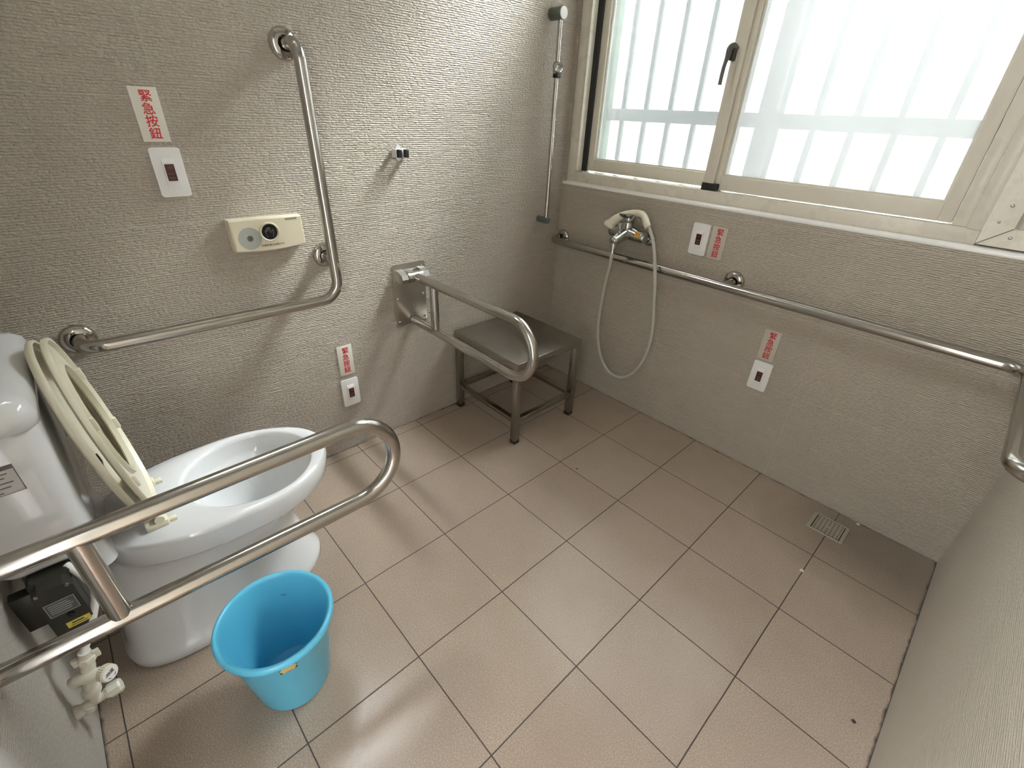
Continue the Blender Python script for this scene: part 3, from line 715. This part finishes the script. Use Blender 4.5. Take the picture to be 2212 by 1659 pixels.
finish(Lt([(0.0085, 0.0), (0.0088, 0.018), (0.0078, 0.019), (0.0078, 0.026)], rel([(-1.400, -0.155, 0.774)], b)[0], (0, 0, 1), 20), 'hose_nut', M['steel_dark'], hs)

# ------------------------------------------------------------------ toilet
CX = -1.45
def egg(yf, yb_, hw, ym, z, nb=3.2, taper=0.0, n=72, nf=2.0):
    out = []
    for i in range(n):
        a = 2*PI*i/n; cc, ss = math.cos(a), math.sin(a)
        if cc >= 0:
            y = ym + (yf - ym) * abs(cc)**(2/nf); x = hw * math.copysign(abs(ss)**(2/nf), ss)
        else:
            y = ym - (ym - yb_) * abs(cc)**(2/nb); x = hw * math.copysign(abs(ss)**(2/nb), ss)
            tt = (ym - y) / (ym - yb_); x *= 1 - taper * tt*tt
        out.append((x, y, z))
    return out
tb_ = (CX, -1.80, 0.0)
to = thing('toilet', 'white ceramic toilet with raised cream seat beside left wall', 'toilet', tb_)
YB = 1.80
def E(yf, ybk, hw, ym, z, nb=3.2, taper=0.0, nf=2.0): return egg(yf + YB, ybk + YB, hw, ym + YB, z, nb, taper, nf=nf)
bm = bmesh.new()
rings = [
 E(-1.545, -2.065, 0.152, -1.80, 0.0, 3.6), E(-1.540, -2.068, 0.156, -1.80, 0.006, 3.6), E(-1.540, -2.068, 0.156, -1.80, 0.030, 3.6), E(-1.546, -2.062, 0.151, -1.80, 0.038, 3.6),
 E(-1.560, -2.056, 0.140, -1.80, 0.070, 3.4), E(-1.575, -2.050, 0.125, -1.80, 0.12, 3.2), E(-1.590, -2.045, 0.113, -1.79, 0.18, 3.0),
 E(-1.590, -2.040, 0.112, -1.78, 0.235, 2.8), E(-1.560, -2.035, 0.125, -1.74, 0.285, 2.8, 0.1), E(-1.505, -2.020, 0.155, -1.72, 0.318, 3.0, 0.2),
 E(-1.474, -2.006, 0.172, -1.71, 0.328, 3.2, 0.2), E(-1.470, -2.004, 0.1765, -1.70, 0.336, 3.4, 0.2), E(-1.462, -2.003, 0.1800, -1.70, 0.385, 3.6, 0.2), E(-1.464, -2.000, 0.1785, -1.70, 0.396, 3.6, 0.2), E(-1.464, -1.995, 0.174, -1.70, 0.401, 3.6, 0.2),
 E(-1.500, -1.835, 0.157, -1.66, 0.4015, 2.1), E(-1.506, -1.828, 0.152, -1.66, 0.398, 2.0), E(-1.510, -1.825, 0.149, -1.66, 0.388, 2.0),
 E(-1.515, -1.822, 0.146, -1.66, 0.350, 2.0), E(-1.530, -1.812, 0.137, -1.665, 0.338, 2.0), E(-1.545, -1.80, 0.128, -1.67, 0.325, 2.0),
 E(-1.580, -1.785, 0.108, -1.68, 0.270, 2.0), E(-1.625, -1.770, 0.082, -1.695, 0.215, 2.0), E(-1.660, -1.750, 0.052, -1.705, 0.185, 2.0), E(-1.69, -1.73, 0.02, -1.71, 0.175, 2.0)]
loft(bm, rings, True, True)
bo = finish(bm, 'bowl', M['ceramic'], to, 60)
bm = bmesh.new(); loft(bm, [E(-1.628, -1.768, 0.080, -1.695, 0.2125, 2.0), E(-1.626, -1.769, 0.081, -1.695, 0.2145, 2.0)], True, True)
finish(bm, 'water', M['water'], bo)
# raised neck joining deck and cistern
bm = bmesh.new()
loft(bm, [[(x, y, z) for x, y in rrect(-w_, w_, -0.325, yf, 0.03)] for w_, yf, z in ((0.135, -0.178, 0.385), (0.135, -0.180, 0.402), (0.128, -0.185, 0.425), (0.125, -0.19, 0.492))])
finish(bm, 'rear_neck', M['ceramic'], to, 60)
# cistern
bm = bmesh.new(); rg_ = []
for z, ins in ((0.478, 0.022), (0.482, 0.008), (0.492, 0.001), (0.52, 0.0), (0.768, -0.002), (0.774, 0.001)):
    rg_.append([(x, y, z) for x, y in rrect(-0.190 + ins, 0.190 - ins, -0.335 + ins*0.4, -0.180 - ins, 0.034 - ins*0.3)])
loft(bm, rg_); tk = finish(bm, 'cistern', M['ceramic'], to, 60)
bm = bmesh.new(); rg_ = []
for z, ins in ((0.777, 0.0), (0.780, -0.004), (0.800, -0.006), (0.820, -0.001), (0.832, 0.012), (0.838, 0.030), (0.840, 0.055)):
    rg_.append([(x, y, z + (0.0)) for x, y in rrect(-0.196 + ins, 0.196 - ins, -0.337 + ins*0.3, -0.176 - ins, 0.034)])
loft(bm, rg_); lidt = finish(bm, 'cistern_lid', M['ceramic'], to, 60)
# printed label on the cistern side
lb = bmesh.new(); X = 0.1922
box(lb, X - 0.002, X, -0.330, -0.229, 0.670, 0.726); lbo = finish(lb, 'paper_label', plain('grey_paper', (0.50, 0.49, 0.48), 0.35), tk, None)
bm = bmesh.new()
box(bm, X - 0.001, X + 0.0003, -0.330, -0.229, 0.718, 0.726)
for y0_, y1_, z_ in ((-0.322, -0.240, 0.711), (-0.322, -0.246, 0.703), (-0.322, -0.238, 0.693), (-0.322, -0.244, 0.684), (-0.322, -0.256, 0.675)): box(bm, X - 0.001, X + 0.0003, y0_, y1_, z_ - 0.001, z_ + 0.001)
for y0_, y1_, z0_, z1_ in ((-0.2302, -0.229, 0.670, 0.720), (-0.330, -0.229, 0.6700, 0.6708)): box(bm, X - 0.001, X + 0.0003, y0_, y1_, z0_, z1_)
finish(bm, 'label_print', plain('grey_print', (0.12, 0.10, 0.10), 0.5), lbo, None)

# seat and lid, modelled lying flat (hinge at origin, +y to the tip, underside at z=0) then raised
def flat_egg(hw, L, ym, back, n=64, nb=2.6):
    out = []
    for i in range(n):
        a = 2*PI*i/n; cc, ss = math.cos(a), math.sin(a)
        if cc >= 0: y = ym + (L - ym)*cc; x = hw*ss
        else: y = ym - (ym - back)*abs(cc)**(2/nb); x = hw*math.copysign(abs(ss)**(2/nb), ss)*(1 - 0.16*((ym - y)/(ym - back))**2)
        out.append((x, y))
    return out
def raised(yh, zh, deg):     # local +y goes up, local -z faces the room (+y world)
    a = math.radians(deg)
    return Matrix.Translation(Vector((0, yh + YB, zh))) @ Matrix.Rotation(a, 4, 'X')
O = flat_egg(0.169, 0.435, 0.215, 0.0); I = flat_egg(0.104, 0.375, 0.225, 0.105, nb=2.0)
def mx(t_, z): return [(o_[0]*(1-t_) + i_[0]*t_, o_[1]*(1-t_) + i_[1]*t_, z) for o_, i_ in zip(O, I)]
bm = bmesh.new()
ringl = [mx(0.0, 0.0), mx(-0.02, 0.004), mx(0.0, 0.010), mx(0.2, 0.015), mx(0.55, 0.017), mx(0.9, 0.014), mx(1.0, 0.010), mx(1.0, 0.0), mx(0.93, 0.0), mx(0.90, 0.008), mx(0.15, 0.008), mx(0.09, 0.0)]
vr = loft(bm, ringl, False, False)
for i in range(64):
    j = (i+1) % 64; bm.faces.new((vr[-1][i], vr[-1][j], vr[0][j], vr[0][i]))
seat = finish(bm, 'seat', M['cream'], to, 50); seat.matrix_local = raised(-1.875, 0.424, 97.4)
for x, y in ((-0.128, 0.30), (0.128, 0.30), (-0.138, 0.15), (0.138, 0.15)):
    finish(B(x - 0.005, x + 0.005, y - 0.015, y + 0.015, -0.005, 0.011, bev=0.002), 'bumper', M['cream'], seat)
bm = bmesh.new()
OL = flat_egg(0.171, 0.440, 0.215, 0.0)
def sc(k, z, o_=OL): return [(x*k, 0.215 + (y-0.215)*k, z) for x, y in o_]
loft(bm, [sc(1.0, 0.0), sc(1.005, 0.004), sc(0.995, 0.010), sc(0.96, 0.015), sc(0.80, 0.021), sc(0.4, 0.024), sc(0.05, 0.0245)], False, True)
loft(bm, [sc(1.0, 0.0), sc(0.975, 0.0), sc(0.965, 0.008), sc(0.80, 0.015), sc(0.4, 0.018), sc(0.05, 0.0185)], False, True)
bmesh.ops.remove_doubles(bm, verts=bm.verts[:], dist=1e-6)
lid = finish(bm, 'seat_lid', M['cream'], to, 50); lid.matrix_local = raised(-1.896, 0.420, 97.4)
finish(B(0.118, 0.140, 0.215, 0.235, 0.004, 0.0125, bev=0.001), 'patch', M['lidmark'], lid)
for x in (-0.078, 0.092):
    bm = bmesh.new(); box(bm, x - 0.013, x + 0.013, -0.118, -0.072, 0.400, 0.418, 0.004)
    lathe(bm, [(0.010, -0.013), (0.010, 0.013)], (x, -0.088, 0.424), (1, 0, 0), 20, True, True)
    box(bm, x - 0.008, x + 0.008, -0.080, -0.056, 0.400, 0.411, 0.003)
    finish(bm, 'hinge', M['cream'], to, 40)

# ------------------------------------------------------------------ flush control box under the cistern
b = (-1.275, -2.069, 0.407)
cb = thing('flush_control_box', 'black flush control box with grey and yellow labels below the cistern', 'control box', b)
bm = bmesh.new()
def crect(hy, hz, c_, x):     # octagonal outline in the y-z plane
    p = [(hy, hz - c_), (hy - c_, hz), (-hy + c_, hz), (-hy, hz - c_), (-hy, -hz + c_), (-hy + c_, -hz), (hy - c_, -hz), (hy, -hz + c_)]
    return [(x, q[0], q[1]) for q in p]
loft(bm, [crect(0.033, 0.072, 0.006, 0.0), crect(0.033, 0.072, 0.006, 0.030), crect(0.0305, 0.069, 0.012, 0.034), crect(0.0295, 0.067, 0.012, 0.060)])
cbo = finish(bm, 'housing', M['boxblack'], cb, 25)
for y, z in ((-0.022, 0.060), (0.022, 0.060), (-0.026, -0.066), (0.026, -0.066)):
    finish(Lt([(0.0035, 0.0), (0.003, 0.0025)], (0.0330 if z < 0 else 0.0590, y, z), (1, 0, 0), 14), 'screw', M['steel'], cbo)
gl = finish(B(0.0595, 0.0608, -0.022, 0.022, -0.002, 0.033), 'nameplate', M['steelgrey'], cb, None)
bm = bmesh.new()
for z in (0.026, 0.021, 0.016, 0.011, 0.006): box(bm, 0.0605, 0.0611, -0.018, 0.014 + 0.003*math.sin(z*900), z - 0.0006, z + 0.0006)
for a_, b_, c_, d_ in ((-0.022, 0.022, 0.0322, 0.033), (-0.022, 0.022, -0.002, -0.0012), (-0.022, -0.0212, -0.002, 0.033), (0.0212, 0.022, -0.002, 0.033)): box(bm, 0.0605, 0.0611, a_, b_, c_, d_)
finish(bm, 'nameplate_print', M['line'], gl, None)
finish(Lt([(0.006, 0.0595), (0.005, 0.064), (0.002, 0.0645)], (0, 0.004, -0.012), (1, 0, 0), 18), 'knob', M['blackgloss'], cb)
yl = finish(B(0.0595, 0.0608, -0.010, 0.026, -0.045, -0.030), 'yellow_label', M['yellow'], cb, None)
bm = bmesh.new(); box(bm, 0.0605, 0.0611, -0.002, 0.016, -0.0365, -0.0335); box(bm, 0.0605, 0.0611, -0.005, 0.020, -0.0415, -0.0400)
finish(bm, 'label_print', M['ink'], yl, None)
# mounting strap to the wall
finish(B(0.0, 0.024, -0.066, -0.034, -0.045, 0.045, bev=0.002), 'mounting_arm', M['boxblack'], cb)

# ------------------------------------------------------------------ water valve
b = (-1.20, TY, 0.150)
v = thing('water_valve', 'white plastic stop valve with round yellowed knob low behind the toilet', 'valve', b)
def VT(pts, r, n=20): return T(pts, r, n)
bm = bmesh.new(); lathe(bm, [(0.016, 0.0), (0.016, 0.004), (0.0125, 0.010), (0.0125, 0.02)], (0, 0, -0.004), (0, 1, 0), 24, True, True)
lathe(bm, [(0.0, -0.012), (0.011, -0.008), (0.0135, 0.0), (0.0135, 0.012)], (0, 0.020, -0.010), (0, 0.2, 1), 22, False, True)
tube(bm, [(0, 0.016, 0.0), (0, 0.056, 0.004)], 0.0095, 20)
finish(bm, 'elbow', M['pvc'], v, 50)
bm = bmesh.new(); lathe(bm, [(0.0105, 0.0), (0.0115, 0.002), (0.0115, 0.005), (0.010, 0.006)], (0, 0.052, 0.004), (0, 1, 0.1), 20, True, True)
lathe(bm, [(0.0145, 0.006), (0.0155, 0.010), (0.0155, 0.026), (0.013, 0.030)], (0, 0.052, 0.004), (0, 1, 0.1), 8, True, True)
finish(bm, 'end_plug', M['pvc'], v, 25)
bm = bmesh.new(); tube(bm, [(0, 0.036, 0.002), (0, 0.042, 0.055), (0, 0.056, 0.105), (0, 0.064, 0.150)], [0.0105, 0.011, 0.0125, 0.0105], 22)
lathe(bm, [(0.0155, 0.0), (0.0165, 0.004), (0.0165, 0.013), (0.015, 0.016)], (0, 0.0385, 0.030), (0, 0.12, 1), 24, True, True)
tube(bm, [(0, 0.030, 0.088), (0.018, 0.070, 0.088)], 0.0135, 20)
tube(bm, [(0, 0.046, 0.09), (-0.004, 0.022, 0.078)], 0.012, 20)
finish(bm, 'valve_body', M['pvc'], v, 50)
bm = bmesh.new(); lathe(bm, [(0.0155, 0.0), (0.0165, 0.003), (0.0165, 0.011), (0.015, 0.014)], (0, 0.060, 0.122), (0, 0.14, 1), 8, True, True)
for s in (-1, 1): box(bm, -0.004, 0.004, 0.061 + (0.012 if s > 0 else -0.022), 0.061 + (0.022 if s > 0 else -0.012), 0.122, 0.140, 0.001)
finish(bm, 'wing_nut', M['pvc'], v, 25)
# ridged knob facing the room
ko = Vector((0.024, 0.078, 0.088)); ka = Vector((0.80, 0.55, 0.22)).normalized()
bm = bmesh.new(); ring = []
uu = ka.orthogonal().normalized(); vv = ka.cross(uu); n_ = 96
def kring(r, h, ridge): return [ko + ka*h + (uu*math.cos(2*PI*q/n_) + vv*math.sin(2*PI*q/n_))*(r + (ridge if q % 4 < 2 else 0)) for q in range(n_)]
loft(bm, [kring(0.0145, -0.008, 0), kring(0.0165, -0.006, 0.0008), kring(0.0165, 0.008, 0.0008), kring(0.0150, 0.0105, 0)])
kn = finish(bm, 'knob', M['cream'], v, 30)
fc = Lt([(0.0140, 0.0100), (0.0140, 0.0112)], ko, ka, 40); kf = finish(fc, 'knob_face', M['white'], kn)
bm = bmesh.new()
up = (Vector((0, 0, 1)) - ka*ka.z).normalized(); rt = up.cross(ka).normalized()
for x0_, x1_, y_, th in ((-0.007, 0.001, 0.004, 0.0010), (0.002, 0.008, 0.0055, 0.0010), (-0.010, 0.009, -0.0008, 0.0004), (-0.009, 0.008, 0.0012, 0.0007), (0.002, 0.007, 0.0025, 0.0010)):
    tube(bm, [ko + ka*0.0112 + rt*x0_ + up*y_, ko + ka*0.0112 + rt*x1_ + up*y_], th, 5)
for s in (-1, 1):
    tube(bm, [ko + ka*0.0112 + rt*(s*0.008) + up*(-0.005), ko + ka*0.0112 + rt*(s*0.005) + up*(-0.009), ko + ka*0.0112 + rt*(s*0.003) + up*(-0.010)], [0.0004, 0.0008, 0.0002], 5)
finish(bm, 'knob_print', M['ink'], kf, None)
# supply pipe up to the cistern
finish(T(smooth_path([(0, 0.063, 0.148), (-0.018, 0.095, 0.20), (-0.028, 0.120, 0.26), (-0.03, 0.118, 0.305), (-0.06, 0.10, 0.326)], 6), 0.0070, 18), 'supply_pipe', M['white'], v)

# ------------------------------------------------------------------ bucket
b = (-1.066, -1.764, 0.0)
bk = thing('bucket', 'light blue plastic bucket on the floor beside the toilet', 'bucket', b)
prof = [(0.0, 0.0), (0.074, 0.0), (0.081, 0.004), (0.084, 0.012), (0.1135, 0.232), (0.1155, 0.234), (0.1245, 0.236), (0.127, 0.241), (0.1275, 0.249), (0.1250, 0.2545), (0.1205, 0.2560), (0.1165, 0.2530), (0.1145, 0.246), (0.1105, 0.228), (0.0815, 0.016), (0.078, 0.009), (0.074, 0.006), (0.0, 0.005)]
body = finish(Lt(prof, (0, 0, 0), (0, 0, 1), 96, False, False), 'body', M['blue'], bk, 60)
def cone_pt(a, z, off): r = 0.084 + (0.1135-0.084)*(z-0.012)/0.22 + off; return (r*math.cos(a), r*math.sin(a), z)
def cone_patch(a0, a1, z0, z1, o0, o1, nseg=8):
    bm = bmesh.new()
    loft(bm, [[cone_pt(a0 + (a1-a0)*q/nseg, z, o1) for z in (z0, z1)] + [cone_pt(a0 + (a1-a0)*q/nseg, z, o0) for z in (z1, z0)] for q in range(nseg + 1)]); return bm
A = math.radians(-9)
stk = finish(cone_patch(A - 0.16, A + 0.16, 0.199, 0.222, -0.0005, 0.0006), 'gold_sticker', M['gold'], body)
bm = bmesh.new()
for (a0, a1, z0, z1) in ((-0.16, -0.125, 0.199, 0.2055), (0.125, 0.16, 0.199, 0.2055), (-0.16, -0.12, 0.2155, 0.222), (0.11, 0.16, 0.216, 0.222), (-0.16, -0.152, 0.199, 0.222), (0.152, 0.16, 0.199, 0.222), (-0.16, 0.16, 0.199, 0.2002), (-0.16, 0.16, 0.2208, 0.222)):
    join_bm(bm, cone_patch(A + a0, A + a1, z0, z1, 0.0, 0.0009, 2))
finish(bm, 'sticker_border', M['ink'], stk, None)
A2 = math.radians(156)
bm = bmesh.new()
tube(bm, [( (0.1055)*math.cos(A2 + d), 0.1055*math.sin(A2 + d), 0.190 + d*0.02) for d in (-0.08, -0.04, 0, 0.04, 0.08)], [0.0003, 0.0018, 0.0022, 0.0018, 0.0003], 8)
finish(bm, 'moulding_mark', M['bluedark'], body)

# ------------------------------------------------------------------ floor drain
b = (-0.306, -0.118, 0.0)
dr = thing('floor_drain', 'small rectangular steel floor drain grate by the window wall', 'drain', b)
hx, hy = 0.047, 0.049
bm = bmesh.new()
for a_ in ((-hx-0.012, -hx, -hy, hy), (hx, hx+0.012, -hy, hy), (-hx-0.012, hx+0.012, hy-0.002, hy+0.002), (-hx-0.012, hx+0.012, -hy-0.002, -hy+0.002)): box(bm, *a_, 0.0, 0.0035, 0.0008)
finish(bm, 'rim', M['drain'], dr)
finish(B(-hx, hx, -hy + 0.002, hy - 0.002, -0.0005, 0.0012), 'sump', M['black'], dr, None)
# perforated plate built as grid of strips around the slots
bm = bmesh.new(); nx, ny = 7, 7; W_, H_ = 2*hx - 0.006, 2*hy - 0.010; px_, py_ = W_/nx, H_/ny; sw_, sh_ = px_*0.36, py_*0.44
xsn = [-W_/2]; ysn = [-H_/2]
for i in range(nx): c_ = -W_/2 + px_*(i + 0.5); xsn += [c_ - sw_/2, c_ + sw_/2]
for i in range(ny): c_ = -H_/2 + py_*(i + 0.5); ysn += [c_ - sh_/2, c_ + sh_/2]
xsn.append(W_/2); ysn.append(H_/2)
V = {}
for i, x_ in enumerate(xsn):
    for j, y_ in enumerate(ysn): V[i, j] = bm.verts.new((x_, y_, 0.0026))
for i in range(len(xsn)-1):
    for j in range(len(ysn)-1):
        hole = i % 2 == 1 and j % 2 == 1 and not (i // 2 == 3 and j // 2 == 3)
        if not hole: bm.faces.new((V[i, j], V[i+1, j], V[i+1, j+1], V[i, j+1]))
ret = bmesh.ops.extrude_face_region(bm, geom=bm.faces[:])
for e in ret['geom']:
    if isinstance(e, bmesh.types.BMVert): e.co.z -= 0.0012
finish(bm, 'grate', M['drain'], dr, None)

# ------------------------------------------------------------------ crumbs on the floor
def crumb(x, y, r, mat, label, seed):
    rnd = random.Random(seed); bm = bmesh.new(); bmesh.ops.create_icosphere(bm, subdivisions=2, radius=r)
    for v_ in bm.verts: v_.co *= rnd.uniform(0.65, 1.15); v_.co.z = max(v_.co.z * 0.5 + r*0.35, 0.0)
    o = finish(bm, 'crumb', mat, None, None); o.location = (x, y, 0); tag(o, label, 'debris')
crumb(-0.303, -0.399, 0.0065, M['crumb'], 'pale crumb on the tile joint just in front of the floor drain', 1)
crumb(-0.236, -0.014, 0.0065, M['crumb'], 'pale crumb against the wall foot, right of the floor drain', 2)
crumb(-0.052, -0.783, 0.0050, M['dirt'], 'black speck on the floor near the right wall foot', 3)
crumb(-1.124, -0.581, 0.0040, M['dirt'], 'brown speck on the floor tile in front of the stool', 4)
crumb(-0.960, -1.181, 0.0022, M['crumb'], 'tiny white speck in the middle of the floor', 5)
